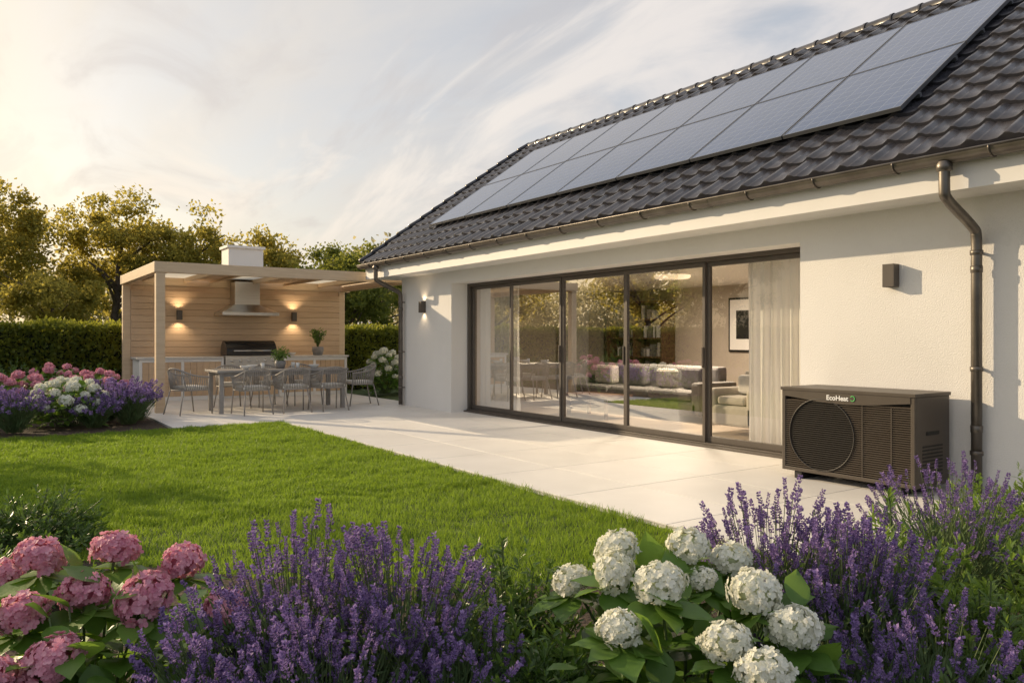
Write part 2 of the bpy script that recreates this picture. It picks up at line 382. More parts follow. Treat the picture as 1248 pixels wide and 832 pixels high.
# gutter
a=Acc(); ang=np.linspace(math.pi,2*math.pi,13); gx=6.375; gz=2.765
for r in (.075,.070):
    V=[(gx+r*math.cos(t),y,gz+r*math.sin(t)) for y in (-3.6,14.6) for t in ang]
    a.add(V,[(i,i+1,13+i+1,13+i) for i in range(12)],0,True)
a.tube([(gx-.075,-3.6,gz),(gx-.075,14.6,gz)],.010,8)
V=[(gx+.075*math.cos(t),14.6,gz+.075*math.sin(t)) for t in ang]; a.add(V,[tuple(range(13))])
for y in np.arange(-3.2,14.6,.75):
    P=[(gx+.08*math.cos(t),y,gz+.08*math.sin(t)) for t in ang]; a.tube(P,.008,6)
for y in (-.4,5.6,11.2):
    V=[(gx+.079*math.cos(t),yy,gz+.079*math.sin(t)) for yy in (y-.05,y+.05) for t in ang]
    a.add(V,[(i,i+1,13+i+1,13+i) for i in range(12)],0,True)
a.build('gutter',[m_gutter],H)
for y in (3.15,13.82):
    a=Acc(); P=chaikin([(6.35,y,2.70),(6.35,y,2.48),(6.36,y,2.42),(6.85,y,2.22),(6.88,y,2.16),(6.88,y,1.9)],3)
    a.tube(list(P)+[(6.88,y,.02)],.042,14)
    a.lathe([(.03,0),(.06,.02),(.06,.06),(.045,.09)],(6.35,y,2.62),16)
    for z in (2.02,1.05,.35):
        a.lathe([(.043,-.02),(.05,-.018),(.05,.018),(.043,.02)],(6.88,y,z),16); a.box(6.90,y-.01,z-.01,6.972,y+.01,z+.01)
    for z in (1.88,.55): a.lathe([(.043,-.03),(.046,-.028),(.047,.028),(.043,.03)],(6.88,y,z),16)
    a.build('downpipe',[m_gutter],H)
# sliding doors
D=Acc(); G=Acc(); ys=[4.78,6.48,7.90,9.31,10.69,12.0]
D.box(7.28,4.7,.0,7.44,12.0,.045); D.box(7.30,4.7,2.24,7.44,12.0,2.29); D.box(7.30,11.94,.045,7.44,12.0,2.24)
D.box(7.22,4.7,-.01,7.28,12.0,.025)
for i in range(5):
    y0,y1=ys[i],ys[i+1]-(.06 if i==4 else 0); off=.0 if i in(0,4) else -.035 if i%2 else -.02
    x0=7.36+off;x1=x0+.050; s=.042
    D.box(x0,y0-.0,.047,x1,y0+s,2.238); D.box(x0,y1-s,.047,x1,y1-.001,2.238)
    D.box(x0+.001,y0+s,.048,x1-.001,y1-s,.12); D.box(x0+.001,y0+s,2.18,x1-.001,y1-s,2.237)
    xg=x0+.025
    G.add([(xg,y0+s,.12),(xg,y1-s,.12),(xg,y1-s,2.18),(xg,y0+s,2.18)],[(0,1,2,3)])
    if i in (1,2,3): D.box(x0-.030,y0+.012,.95,x0,y0+.030,1.2)
D.build('sliding_door_frames',[m_frame],H,bevel=.003); G.build('door_glass',[m_glass],H)
a=Acc()
a.box(7.45,4.2,-.04,12.2,13.64,.0,1)
a.box(7.382,4.2,2.36,12.2,13.638,2.42,2)
a.box(12.2,4.2,0,12.3,13.638,2.36); a.box(7.382,13.57,0,12.2,13.636,2.36); a.box(7.45,4.1,0,12.2,4.2,2.36)
a.build('living_room_shell',[m_inwall,m_floorin,m_white],H)

def curtain(x,y0,y1,amp=.045,wl=.11,axis='y',z1=2.3):
    n=int(abs(y1-y0)/.008); t=np.linspace(0,1,n); zs=[.02,.6,1.3,z1]
    V=[]
    for k,z in enumerate(zs):
        A=amp*(1.0-.35*k/3); yy=y0+(y1-y0)*t; ph_=yy/wl*2*np.pi
        xx=x+A*np.sin(ph_+.8*np.sin(yy*7))+.01*np.sin(ph_*2.3+k)
        V+= [(p,q,z) if axis=='y' else (q,p,z) for p,q in zip(xx,yy)]
    F=[(k*n+i,k*n+i+1,(k+1)*n+i+1,(k+1)*n+i) for k in range(3) for i in range(n-1)]
    a=Acc(); a.add(V,F,0,True); a.build('curtain',[m_curt])
curtain(7.58,5.0,6.05,.05,.13); curtain(7.53,10.68,11.93,.06,.17); curtain(13.4,10.5,11.3,axis='x')
def boxes(name,bl,mats,bevel,loc=(0,0,0),rot=(0,0,0)):
    e=empty(name,loc,rot); a=Acc()
    for b_ in bl: a.box(*b_)
    a.build(name+'_body',mats,e,bevel); return e
boxes('sofa',[(9.2,8.3,.1,10.1,11.5,.32),(9.2,8.45,.325,9.85,9.4,.47,0),(9.2,9.42,.325,9.85,10.38,.47,0),(9.2,10.4,.325,9.85,11.35,.47,0),
  (9.86,8.45,.325,10.1,11.35,.85,0),(9.2,8.25,.1,10.1,8.44,.62),(9.2,11.36,.1,10.1,11.55,.62),
  (9.62,8.6,.48,9.80,9.05,.84,1),(9.6,9.2,.48,9.78,9.6,.80,2),(9.62,9.9,.48,9.80,10.3,.84,1),(9.6,10.7,.48,9.8,11.2,.82,2)],[m_sofa,m_mauve,m_beige],.05)
boxes('armchair',[(8.4,6.6,.12,9.2,7.4,.40),(8.4,6.55,.12,9.2,6.74,.62),(8.4,7.26,.12,9.2,7.45,.62),(9.0,6.75,.40,9.2,7.25,.85),(8.42,6.76,.405,8.98,7.24,.52),(8.8,6.85,.53,8.98,7.2,.80,1)],[m_beige,m_cush],.04)
boxes('coffee_table',[(8.3,9.4,.34,8.9,10.5,.38),(8.35,9.45,0,8.4,9.5,.34),(8.8,9.45,0,8.85,9.5,.34),(8.35,10.4,0,8.4,10.45,.34),(8.8,10.4,0,8.85,10.45,.34)],[m_walnut],.005)
bl=[(11.8,11.6,.0,12.19,11.64,2.1),(11.8,13.3,.0,12.19,13.34,2.1),(12.16,11.64,0,12.19,13.3,2.1),(11.8,12.45,.0,12.15,12.48,2.1)]
for z in (.05,.5,.9,1.3,1.7,2.08): bl+=[(11.81,11.64,z,12.15,12.45,z+.03),(11.81,12.48,z,12.15,13.3,z+.03)]
for z in (.53,.93,1.33,1.73):
    for y0 in (11.68,12.5):
        y=y0
        while y<y0+.6:
            d=random.uniform(.03,.09)
            if random.random()<.75: bl.append((11.9,y,z,12.12,y+d-.004,z+random.uniform(.15,.3),random.choice([1,2,3,4])))
            y+=d
boxes('bookshelf',bl,[m_walnut,m_beige,m_mauve,m_sofa,m_white],.002)
boxes('framed_picture',[(12.15,9.3,1.05,12.198,10.15,2.1,0),(12.14,9.34,1.09,12.149,10.11,2.06,1),(12.13,9.5,1.3,12.139,9.95,1.85,2)],[m_black,m_white,m_black],.003)
cl_=empty('room_fill_light',(9.6,9.2,2.33)); a=Acc(); a.lathe([(0,-.02),(.28,-.02),(.3,0),(.3,.03)],(0,0,0),32,0); a.build('fill_disc',[emis('fill_disc_glow',(1,.8,.55),1.2)],cl_)  # made-up glowing ceiling disc, added with the area light to brighten the room
ll=bpy.data.lights.new('fill_area','AREA'); ll.shape='DISK'; ll.size=.6; ll.energy=210; ll.color=(1,.82,.62); lo=bpy.data.objects.new('fill_area',ll); scene.collection.objects.link(lo); lo.parent=cl_; lo.location=(0,0,-.05)  # added fill light for the interior

# ------------------------------------------------------------ solar panels
sp=empty('solar_panel_array'); 
sp.matrix_world=Matrix(((0,ux,-uz,7.20-uz*.13),(-1,0,0,13.12),(0,uz,ux,EZ+SL*(7.20-EX)+ux*.13),(0,0,0,1)))
A1=Acc();A2=Acc()
for i in range(7):
    for j in range(2):
        x0=i*1.315;y0=j*1.53;x1=x0+1.295;y1=y0+1.512;f=.014
        A1.box(x0,y0,-.04,x1,y0+f,0);A1.box(x0,y1-f,-.04,x1,y1,0);A1.box(x0,y0+f,-.04,x0+f,y1-f,0);A1.box(x1-f,y0+f,-.04,x1,y1-f,0)
        A2.box(x0+f,y0+f,-.034,x1-f,y1-f,-.003)
for yy in (.35,1.2,1.9,2.7): A1.box(0,yy,-.08,9.2,yy+.04,-.041)
A1.build('frames',[mat('panel_frame',(.22,.225,.24),None,3,.35,metal=.7)],sp); A2.build('cells',[m_pv],sp)

# ------------------------------------------------------------ heat pump
hp=empty('heat_pump',(6.32,3.37,0))
a=Acc(); W=1.27; Dp=.56; zb=.07; zt=.85
a.box(.03,.0,zb,Dp,.03,zt-.03); a.box(.03,W-.03,zb,Dp,W,zt-.03); a.box(Dp-.02,.03,zb,Dp,W-.03,zt-.03); a.box(.03,.03,zb,Dp-.02,W-.03,zb+.03)
a.box(-.01,-.012,zt-.03,Dp+.005,W+.012,zt)
a.box(.0,0,zb,.03,.035,zt-.03); a.box(.0,W-.035,zb,.03,W,zt-.03); a.box(.0,.035,zb,.03,W-.035,zb+.035)
n=24; V=[]
for i in range(n+1):
    y=.035+(W-.07)*i/n; t=i/n; drop=.055+.045*math.sin(math.pi*t)**1.2
    V+=[(-.004,y,zt-.03),(-.004,y,zt-.03-drop),(.025,y,zt-.03-drop)]
F=[];
for i in range(n): F+=[(3*i,3*i+3,3*i+4,3*i+1),(3*i+1,3*i+4,3*i+5,3*i+2)]
a.add(V,F,0,False)
a.build('casing',[m_hp],hp,bevel=.004)
a=Acc()
a.box(.13,.04,zb+.04,.15,W-.04,zt-.05)
a.build('inner_panel',[m_hpd],hp)
cy=.86; cz=.43; Rf=.325
a=Acc(); z=zb+.045
def slat(y0,y1,z,m):
    a.add([(.004,y0,z),(.004,y1,z),(.030,y1,z+.012),(.030,y0,z+.012),(.004,y0,z+.005),(.004,y1,z+.005),(.030,y1,z+.016),(.030,y0,z+.016)],
      [(0,3,2,1),(4,5,6,7),(0,1,5,4),(2,3,7,6)],m)
while z<zt-.11:
    h_=Rf**2-(z+.003-cz)**2
    if h_>0:
        hw=math.sqrt(h_); slat(.035,cy-hw,z,0); slat(cy-hw,min(cy+hw,W-.036),z,1)
        if cy+hw<W-.04: slat(cy+hw,W-.035,z,0)
    else: slat(.035,W-.035,z,0)
    z+=.019
for y in (.20,.46): a.box(.001,y-.004,zb+.035,.006,y+.004,zt-.13)
a.build('louvres',[m_hp,m_hps],hp)
a=Acc()
P=[(.0,cy+Rf*math.cos(q),cz+Rf*math.sin(q)) for q in np.linspace(0,2*math.pi,65)]; a.tube(P,.006,6,cap=False)
for k in range(5):
    q0=k*2*math.pi/5; V=[]
    for r in np.linspace(.05,.30,6):
        for dq,dx in ((-.28,.07),(.28,.105)): V.append((dx,cy+r*math.cos(q0+dq+r),cz+r*math.sin(q0+dq+r)))
    a.add(V,[(2*i,2*i+1,2*i+3,2*i+2) for i in range(5)],0,True)
a.build('fan',[m_hps],hp)
a=Acc(); a.box(.18,-.006,.50,.38,.0,.53); 
for z in np.arange(.16,.42,.03): a.box(.12,-.004,z,.44,.0,z+.012)
a.build('side_vents',[m_hpd],hp)
a=Acc()
for y in (.12,W-.2): a.box(.02,y,0,.54,y+.08,.069); 
a.build('feet',[m_hpd],hp,bevel=.005)
tcv=bpy.data.curves.new('logo','FONT'); tcv.body='EcoHeat'; tcv.size=.062; tcv.extrude=.001; tcv.offset=.0012; tcv.materials.append(m_logo)
to=bpy.data.objects.new('logo',tcv); scene.collection.objects.link(to); to.parent=hp; to.location=(-.0065,.80,zt-.095); to.rotation_euler=(R(90),0,R(-90))
a=Acc(); P=[(-.007,.545+.02*math.cos(q),zt-.072+.022*math.sin(q)) for q in np.linspace(.6,5.6,20)]; a.tube(P,.004,6); a.build('logo_mark',[m_logog],hp)

# ------------------------------------------------------------ wall lamps
def wall_lamp(loc,rz,lit,hh=.21,power=6,dp_=.10):
    e=empty('wall_lamp',loc,(0,0,rz)); a=Acc()
    a.box(-.05,-.015,-hh/2,.05,0,hh/2); t=.006
    a.box(-.055,-dp_,-hh/2,-.055+t,-.015,hh/2);a.box(.055-t,-dp_,-hh/2,.055,-.015,hh/2);a.box(-.055+t,-dp_,-hh/2,.055-t,-dp_+t,hh/2)
    a.box(-.055+t,-dp_+t,-.02,.055-t,-.015,.02)
    a.build('housing',[m_frame],e,bevel=.002)
    if lit:
        a=Acc(); a.lathe([(0,.0),(.03,0),(.03,.01),(0,.01)],(0,-.055,.021),16); a.lathe([(0,.0),(.03,0),(.03,.01),(0,.01)],(0,-.055,-.031),16); a.build('led',[m_warm],e)
        for sgn in (1,-1):
            l=bpy.data.lights.new('led_beam','SPOT'); l.energy=power; l.spot_size=R(120); l.spot_blend=.8; l.color=(1,.74,.46); l.shadow_soft_size=.03
            o=bpy.data.objects.new('led_beam',l); scene.collection.objects.link(o); o.parent=e; o.location=(0,-.06,sgn*(hh/2-.02)); o.rotation_euler=(math.pi if sgn>0 else 0,0,0)
wall_lamp((6.97,3.91,1.88),R(-90),False,power=1)
wall_lamp((6.97,13.0,1.90),R(-90),True,power=3)
wall_lamp((3.73,18.40,1.83),0,True,power=11); wall_lamp((6.31,18.40,1.83),0,True,power=11)

# ------------------------------------------------------------ pergola
pg=empty('pergola'); a=Acc()
X0,X1,Y0,Y1,ZT=2.62,7.5,14.85,18.55,2.66
for x,y in ((X0,Y0),(X0,Y1),(X1,Y0),(X1,Y1)): a.box(x,y-.075,-.02,x+.15,y+.075,ZT-.19)
a.box(X0-.03,Y0-.09,ZT-.189,X1+.3,Y0+.05,ZT); a.box(X0-.03,Y1-.05,ZT-.189,X1+.3,Y1+.09,ZT)
a.box(X0-.028,Y0+.052,ZT-.187,X0+.12,Y1-.052,ZT-.002); a.box(X1+.03,Y0+.052,ZT-.187,X1+.15,Y1-.052,ZT-.002)
op=[(3.05,3.85),(4.45,5.25),(6.15,6.95)]
for x0_,x1_ in op:
    for x in (x0_-.06,x1_): a.box(x,Y0+.052,ZT-.10,x+.06,Y1-.052,ZT-.005)
a.build('timber_frame',[m_wood],pg,bevel=.006)
a=Acc(); edges=[X0+.12]+[v for o_ in op for v in o_]+[X1+.03]
for i in range(0,len(edges),2):
    y=Y0+.055
    while y<Y1-.15: a.box(edges[i]+(.06 if i else 0),y,ZT-.05,edges[i+1]-.06,y+.135,ZT-.012); y+=.14
a.build('ceiling_boards',[m_woodh],pg)
a=Acc()
for x0_,x1_ in op: a.box(x0_-.05,Y0+.06,ZT-.003,x1_+.05,Y1-.06,ZT+.001)
a.build('canopy_panels',[m_canopy],pg)
a=Acc(); z=.02
while z<ZT-.3:
    a.box(X0+.15,Y1-.06-.03,z,X1,Y1-.035,z+.132); z+=.138
a.box(X0+.15,Y1-.034,0,X1,Y1+.02,ZT-.19)
a.build('wall_cladding',[m_woodh],pg,bevel=.003)
a=Acc()
a.box(4.72,Y1-.45,ZT+.02,5.5,Y1+.15,3.36); a.box(4.68,Y1-.49,3.36,5.54,Y1+.19,3.42)
a.build('chimney',[m_white],pg,bevel=.005)

ok=empty('outdoor_kitchen'); a=Acc(); ky=17.62
a.box(2.8,ky+.03,0,4.5,18.42,.87);a.box(5.72,ky+.03,0,7.35,18.42,.87);a.box(4.5,ky+.06,0,5.72,18.42,.62)
for x in (2.8,3.62,4.44,5.72,6.52,7.29): a.box(x,ky,.0,x+.06,ky+.029,.87)
for x0,x1 in ((2.86,3.62),(3.68,4.44),(5.78,6.52),(6.58,7.29)): a.box(x0,ky+.001,.81,x1,ky+.028,.87);a.box(x0,ky+.001,.0,x1,ky+.028,.08)
a.build('carcass',[m_white],ok,bevel=.003)
a=Acc(); 
for x0,x1 in ((2.86,3.62),(3.68,4.44),(5.78,6.52),(6.58,7.29)):
    nb=6
    for i in range(nb): 
        q=(x1-x0)/nb; a.box(x0+i*q+.003,ky+.008,.083,x0+(i+1)*q-.003,ky+.029,.807)
a.box(4.52,ky+.04,.05,5.08,ky+.059,.6);a.box(5.12,ky+.04,.05,5.70,ky+.059,.6)
a.build('timber_doors',[m_woodh],ok,bevel=.002)
a=Acc(); a.box(2.76,ky-.03,.872,4.49,18.43,.915);a.box(5.73,ky-.03,.872,7.39,18.43,.915);a.build('worktop',[m_stone],ok,bevel=.004)
a=Acc(); 
for x in (3.5,3.8,6.4,6.7,4.98,5.22): a.tube([(x,ky-.02,.45),(x,ky-.02,.65)],.007,8)
a.build('handles',[m_steel],ok)
gr=empty('barbecue_grill'); a=Acc()
a.box(4.52,ky-.03,.64,5.70,18.2,.70);a.box(4.52,ky-.05,.70,5.70,ky+.0,.92);a.box(4.52,ky,.70,5.70,18.2,.93)
a.build('body',[m_steel],gr,bevel=.008)
a=Acc(); x0,x1=4.56,5.66
pr=[(ky+.02,.935),(ky+.02,1.02)]+[(ky+.02+.26*(1-math.cos(t)),1.02+.24*math.sin(t)) for t in np.linspace(.1,math.pi-.1,12)]+[(ky+.54,1.02),(ky+.54,.935)]
k=len(pr); V=[(x0,y,z) for y,z in pr]+[(x1,y,z) for y,z in pr]
a.add(V,[(i,i+1,k+i+1,k+i) for i in range(k-1)],0,True); a.add(V[:k],[tuple(range(k))]); a.add(V[k:],[tuple(range(k))[::-1]])
a.build('lid',[m_lid],gr)
a=Acc(); a.tube([(4.7,ky-.05,1.04),(5.52,ky-.05,1.04)],.014,10); a.tube([(4.72,ky-.05,1.04),(4.72,ky+.03,1.04)],.01,8);a.tube([(5.5,ky-.05,1.04),(5.5,ky+.03,1.04)],.01,8)
for x in np.linspace(4.66,5.56,6): a.tube([(x,ky-.05,.82),(x,ky-.07,.82),(x,ky-.071,.82),(x,ky-.095,.82)],[.038,.038,.026,.024],16,0)
a.build('handle_and_knobs',[m_steel],gr)
hd=empty('range_hood'); a=Acc(); hy0,hy1=17.75,18.455
def frus(x0,x1,y0,z0,X0_,X1_,Y0_,z1,yb=hy1):
    V=[(x0,y0,z0),(x1,y0,z0),(x1,yb,z0),(x0,yb,z0),(X0_,Y0_,z1),(X1_,Y0_,z1),(X1_,yb,z1),(X0_,yb,z1)]
    a.add(V,[(0,3,2,1),(4,5,6,7),(0,1,5,4),(1,2,6,5),(2,3,7,6),(3,0,4,7)])
frus(4.50,5.76,hy0,1.83,4.50,5.76,hy0,1.90); frus(4.52,5.74,hy0+.02,1.901,4.84,5.42,hy0+.3,2.08); frus(4.85,5.41,hy0+.31,2.081,4.85,5.41,hy0+.31,2.60)
a.build('canopy_and_duct',[m_steel],hd,bevel=.004)

# ------------------------------------------------------------ table and chairs
tb=empty('dining_table'); a=Acc(); a.box(3.45,13.95,.71,5.85,14.85,.75)
for x in (3.5,5.73):
    for y in (14.0,14.73): a.box(x,y,0,x+.07,y+.07,.709)
a.box(3.57,14.02,.64,5.73,14.05,.708);a.box(3.57,14.75,.64,5.73,14.78,.708)
a.build('table_body',[m_table],tb,bevel=.005)
for (x,y,z) in ((4.0,14.2,.751),(5.3,14.3,.751),(4.25,14.65,.751),(6.1,17.9,.916)):
    a=Acc(); a.lathe([(0,0),(.045,0),(.05,.008),(.095,.05),(.10,.07),(.093,.07),(.06,.02),(0,.015)],(x,y,z),24); a.build('bowl',[m_china])
a=Acc()
for x,y in ((4.35,14.35),(4.95,14.2),(5.0,14.6)): a.lathe([(0,0),(.03,0),(.036,.11),(.033,.11),(.027,.01),(0,.01)],(x,y,.751),16)
a.build('drinking_glasses',[m_china],tb)
fr_=Acc()
def mirror(P): return [(-x,y,z) for x,y,z in P[::-1]]
half=[(-.29,.20,.64),(-.29,.0,.655),(-.275,-.18,.70),(-.18,-.29,.77)]
rail=chaikin(half+[(0,-.33,.80)]+mirror(half),3)
half2=[(-.26,.20,.42),(-.26,-.02,.42),(-.24,-.2,.42),(-.14,-.25,.42)]
rail2=chaikin(half2+[(0,-.26,.42)]+mirror(half2),3)
fr_.tube(rail,.015,8);fr_.tube(rail2,.012,8); fr_.tube([(-.26,.2,.42),(.26,.2,.42)],.012,8)
for s in (-1,1):
    fr_.tube([(s*.29,.2,.64),(s*.26,.2,.42),(s*.28,.26,0)],.012,8); fr_.tube([(s*.2,-.235,.42),(s*.25,-.33,0)],.012,8)
    fr_.tube([(s*.24,-.2,.42),(s*.22,-.27,.75)],.010,8)
def samp(P,t): 
    i=t*(len(P)-1); k=int(min(i,len(P)-2)); f=i-k; return P[k]*(1-f)+P[k+1]*f
rp=Acc()
for t in np.linspace(.05,.95,40): rp.tube([samp(rail,t),samp(rail2,t)],.006,5)
me_f=fr_.mesh('frame',[m_chair]); me_r=rp.mesh('rope_weave',[m_chair])
cu=Acc(); cu.box(-.235,-.22,.425,.235,.22,.49); me_c=cu.mesh('seat_cushion',[m_cush])
for (x,y,rz) in ((3.98,13.72,.05),(4.68,13.70,-.04),(5.36,13.72,.06),(4.0,15.1,math.pi),(4.7,15.12,math.pi+.05),(5.4,15.1,math.pi),(3.08,14.35,-math.pi/2+.35),(6.25,14.4,math.pi/2-.1)):
    e=empty('dining_chair',(x,y,0),(0,0,rz)); place('frame',me_f,e); place('rope_weave',me_r,e); place('seat_cushion',me_c,e,.025)

# ------------------------------------------------------------ foliage generators
leafq=([(0,0,0),(.32,.45,.05),(0,1,-.08),(-.32,.45,.05)],[(0,1,2),(0,2,3)])
def tree(loc,h,r,nc,nl,leaf,m,name='tree'):
    e=empty(name,loc); a=Acc(); base=h*.28
    P=[(0,0,-.1)]
    for t in np.linspace(.2,1,5): P.append((rng.normal(0,.07*r),rng.normal(0,.07*r),t*h*.8))
    P=chaikin(P,2); a.tube(P,np.linspace(.03*h,.006*h,len(P)),8)
    for i in range(11):
        t=rng.uniform(.25,.8); p0=samp(P,t); az=rng.uniform(0,6.28); Ln=r*rng.uniform(.6,.95)
        p2=p0+np.array([math.cos(az)*Ln,math.sin(az)*Ln,Ln*rng.uniform(.3,.9)]); pm=(p0+p2)/2+np.array([0,0,.1*Ln])
        Q=chaikin([p0,pm,p2],2); a.tube(Q,np.linspace(.011*h,.003*h,len(Q)),6)
    a.build('trunk_and_limbs',[m_bark],e)
    a=Acc(); c=rdir(nc)*(rng.uniform(.2,1,nc)**.5)[:,None]
    c[:,2]=np.where(c[:,2]<0,c[:,2]*.85,c[:,2])
    lump=1+.22*np.sin(c[:,0]*5+loc[0])*np.cos(c[:,1]*4+loc[1])
    cz=(h+base)/2; C=np.stack([c[:,0]*r*lump,c[:,1]*r*lump,cz+c[:,2]*(h-base)/2*.93*lump],-1)
    sg=rng.uniform(.07,.17,nc)*r
    idx=rng.integers(0,nc,nl); off=rng.normal(size=(nl,3))*sg[idx][:,None]; off[:,2]*=.65
    T=C[idx]+off; T[:,2]=np.maximum(T[:,2],.15)
    a.inst(*leafq,rframes(nl,rng.uniform(.7,1.3,nl)*leaf),T)
    a.build('crown',[m],e)
tree((.2,33.5,0),7.2,2.6,110,15000,.15,m_leafT)
tree((4.6,33.2,0),6.9,2.2,90,13000,.15,m_leafT)
tree((6.9,32.0,0),6.2,2.0,80,10500,.15,m_leafT)
tree((9.9,32.2,0),5.7,2.1,80,10500,.15,m_leafT)
tree((10.4,25.0,0),4.7,1.7,70,13000,.11,m_leafT2)
tree((12.3,28.0,0),5.2,2.0,70,12000,.13,m_leafT2)
tree((8.3,24.5,0),3.1,1.5,50,9000,.11,m_leafT2)
tree((1.9,27.5,0),3.6,1.5,50,8000,.12,m_leafT)
tree((-5.5,31,0),6.5,2.6,60,9000,.18,m_leafT)
tree((-9,24,0),6.0,2.4,60,9000,.18,m_leafT)
tree((-4.3,16,0),4.3,1.6,42,3600,.11,m_leafT2)  # unseen tree left of view, added to throw dappled shade on the lawn
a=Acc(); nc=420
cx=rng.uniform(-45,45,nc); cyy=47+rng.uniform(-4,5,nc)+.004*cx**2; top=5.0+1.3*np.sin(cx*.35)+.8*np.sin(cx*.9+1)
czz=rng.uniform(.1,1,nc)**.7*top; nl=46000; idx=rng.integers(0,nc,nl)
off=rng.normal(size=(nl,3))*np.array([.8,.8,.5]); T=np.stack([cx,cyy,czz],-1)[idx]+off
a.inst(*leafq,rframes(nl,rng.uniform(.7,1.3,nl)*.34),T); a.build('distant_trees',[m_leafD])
def hedge(x0,x1,y0,y1,h,n,leaf):
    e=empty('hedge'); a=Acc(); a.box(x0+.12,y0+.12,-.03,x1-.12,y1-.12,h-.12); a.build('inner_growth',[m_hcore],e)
    a=Acc(); lx,ly=x1-x0,y1-y0
    ar=np.array([lx*h,lx*h*.35,lx*ly,ly*h,ly*h]); f=rng.choice(5,n,p=ar/ar.sum()); u=rng.uniform(0,1,n);v=rng.uniform(0,1,n)
    x=np.where(f<3,x0+u*lx,np.where(f==3,x0,x1)); y=np.select([f==0,f==1,f==2],[y0+0*u,y1+0*u,y0+v*ly],y0+u*ly); z=np.where(f==2,h,v*h)
    nx=np.select([f==3,f==4],[-1.,1.],0.);ny=np.select([f==0,f==1],[-1.,1.],0.);nz_=np.where(f==2,1.,0.)
    nn=np.stack([nx,ny,nz_],-1); bump=.05*np.sin(x*3.1+z*2)*np.sin(z*4.3+x)+.04*np.sin(x*7+y*5)
    T=np.stack([x,y,z],-1)+nn*(bump+rng.normal(-.03,.045,n))[:,None]
    d=nrm(nn*.6+rng.normal(size=(n,3))*.6+np.array([0,0,.3])); up=nrm(nn+rng.normal(size=(n,3))*.7)
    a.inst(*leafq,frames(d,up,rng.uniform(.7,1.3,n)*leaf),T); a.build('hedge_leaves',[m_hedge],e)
hedge(-9,12.5,19.6,20.6,1.58,80000,.09)
hedge(-9.6,-8.6,4,20.6,1.6,18000,.13)

def dome(n,r,h,low=.15,inner=.75):
    th=rng.uniform(0,2*np.pi,n); q=rng.uniform(0,1,n); ph_=np.arccos(q); s=rng.uniform(inner,1,n)
    n_=np.stack([np.sin(ph_)*np.cos(th),np.sin(ph_)*np.sin(th),np.cos(ph_)],-1)
    lum=1+.10*np.sin(th*3+r*9)+.08*np.sin(th*5+q*6)
    P=n_*np.array([r,r,h*(1-low)])*(s*lum)[:,None]; P[:,2]+=h*low; return P,n_
ws=[.03,.24,.33,.29,.15,.0]; V=[];F=[]
for i,wi in enumerate(ws):
    y=i/5; z=-.28*y*y
    ser=.02 if i%2 else -.0
    V+=[(-wi-ser*(0<i<5),y,z+.12*wi-.12*wi*wi*3),(0,y,z-.03),(wi+ser*(0<i<5),y,z+.12*wi-.12*wi*wi*3)]
for i in range(5): F+=[(3*i,3*i+1,3*i+4,3*i+3),(3*i+1,3*i+2,3*i+5,3*i+4)]
HL=(V,F)
pet=[(0,0,0),(.42,.38,.06),(.40,.85,.16),(0,1.05,.10),(-.40,.85,.16),(-.42,.38,.06)]
def head_template(nf,rad,ps):
    ac=Acc(); i=np.arange(nf)+.5; q=1-1.62*i/nf; ph_=np.arccos(np.clip(q,-1,1)); th=i*2.39996+rng.normal(0,.14,nf)
    n_=np.stack([np.sin(ph_)*np.cos(th),np.sin(ph_)*np.sin(th),np.cos(ph_)],-1)
    n_=nrm(n_+rng.normal(size=n_.shape)*.12)
    a1,a2=rng.uniform(0,6,2)
    lum=1+.07*np.sin(th*3+a1)*np.sin(ph_*4+a2)+.05*np.sin(th*5+a2)
    P=n_*np.array([1,1,.80])*rad*(lum*rng.uniform(.86,1.08,nf))[:,None]
    n2=nrm(n_+rng.normal(size=n_.shape)*.25)
    t0=nrm(np.cross(n2,rdir(nf)))
    for k in range(4):
        a_=k*math.pi/2; b_=np.cross(n2,t0); d=nrm(t0*math.cos(a_)+b_*math.sin(a_)+n2*.12)
        ac.inst(pet,[(0,1,2,3),(0,3,4,5)],frames(d,n2,rng.uniform(.8,1.2,nf)*ps),P)
    return ac
def merge(dst,src,T,Rz,sc,mat_):
    V=np.concatenate(src.v); L=np.concatenate(src.l); Tt=np.concatenate(src.t)
    c,s=math.cos(Rz),math.sin(Rz); M=np.array([[c,-s,0],[s,c,0],[0,0,1]])
    til=rng.normal(0,.22,2); Mt=np.array([[1,0,til[0]],[0,1,til[1]],[-til[0],-til[1],1]])
    W=(V*sc*np.array([1,1,rng.uniform(.85,1.05)]))@(M.T)@Mt.T+np.array(T)
    dst.v.append(W);dst.l.append(L+dst.n);dst.t.append(Tt);dst.m.append(np.full(len(Tt),mat_));dst.s.append(np.full(len(Tt),False));dst.n+=len(W)
HT=[head_template(190,.068,.0140) for _ in range(4)]
HTs=[head_template(60,.074,.022) for _ in range(2)]
def sphere(ac,c,r,mat_):
    prof_=[(r*math.sin(t),r*.8*math.cos(t)) for t in np.linspace(0.01,math.pi-.01,9)]
    ac.lathe(prof_,c,12,mat_)
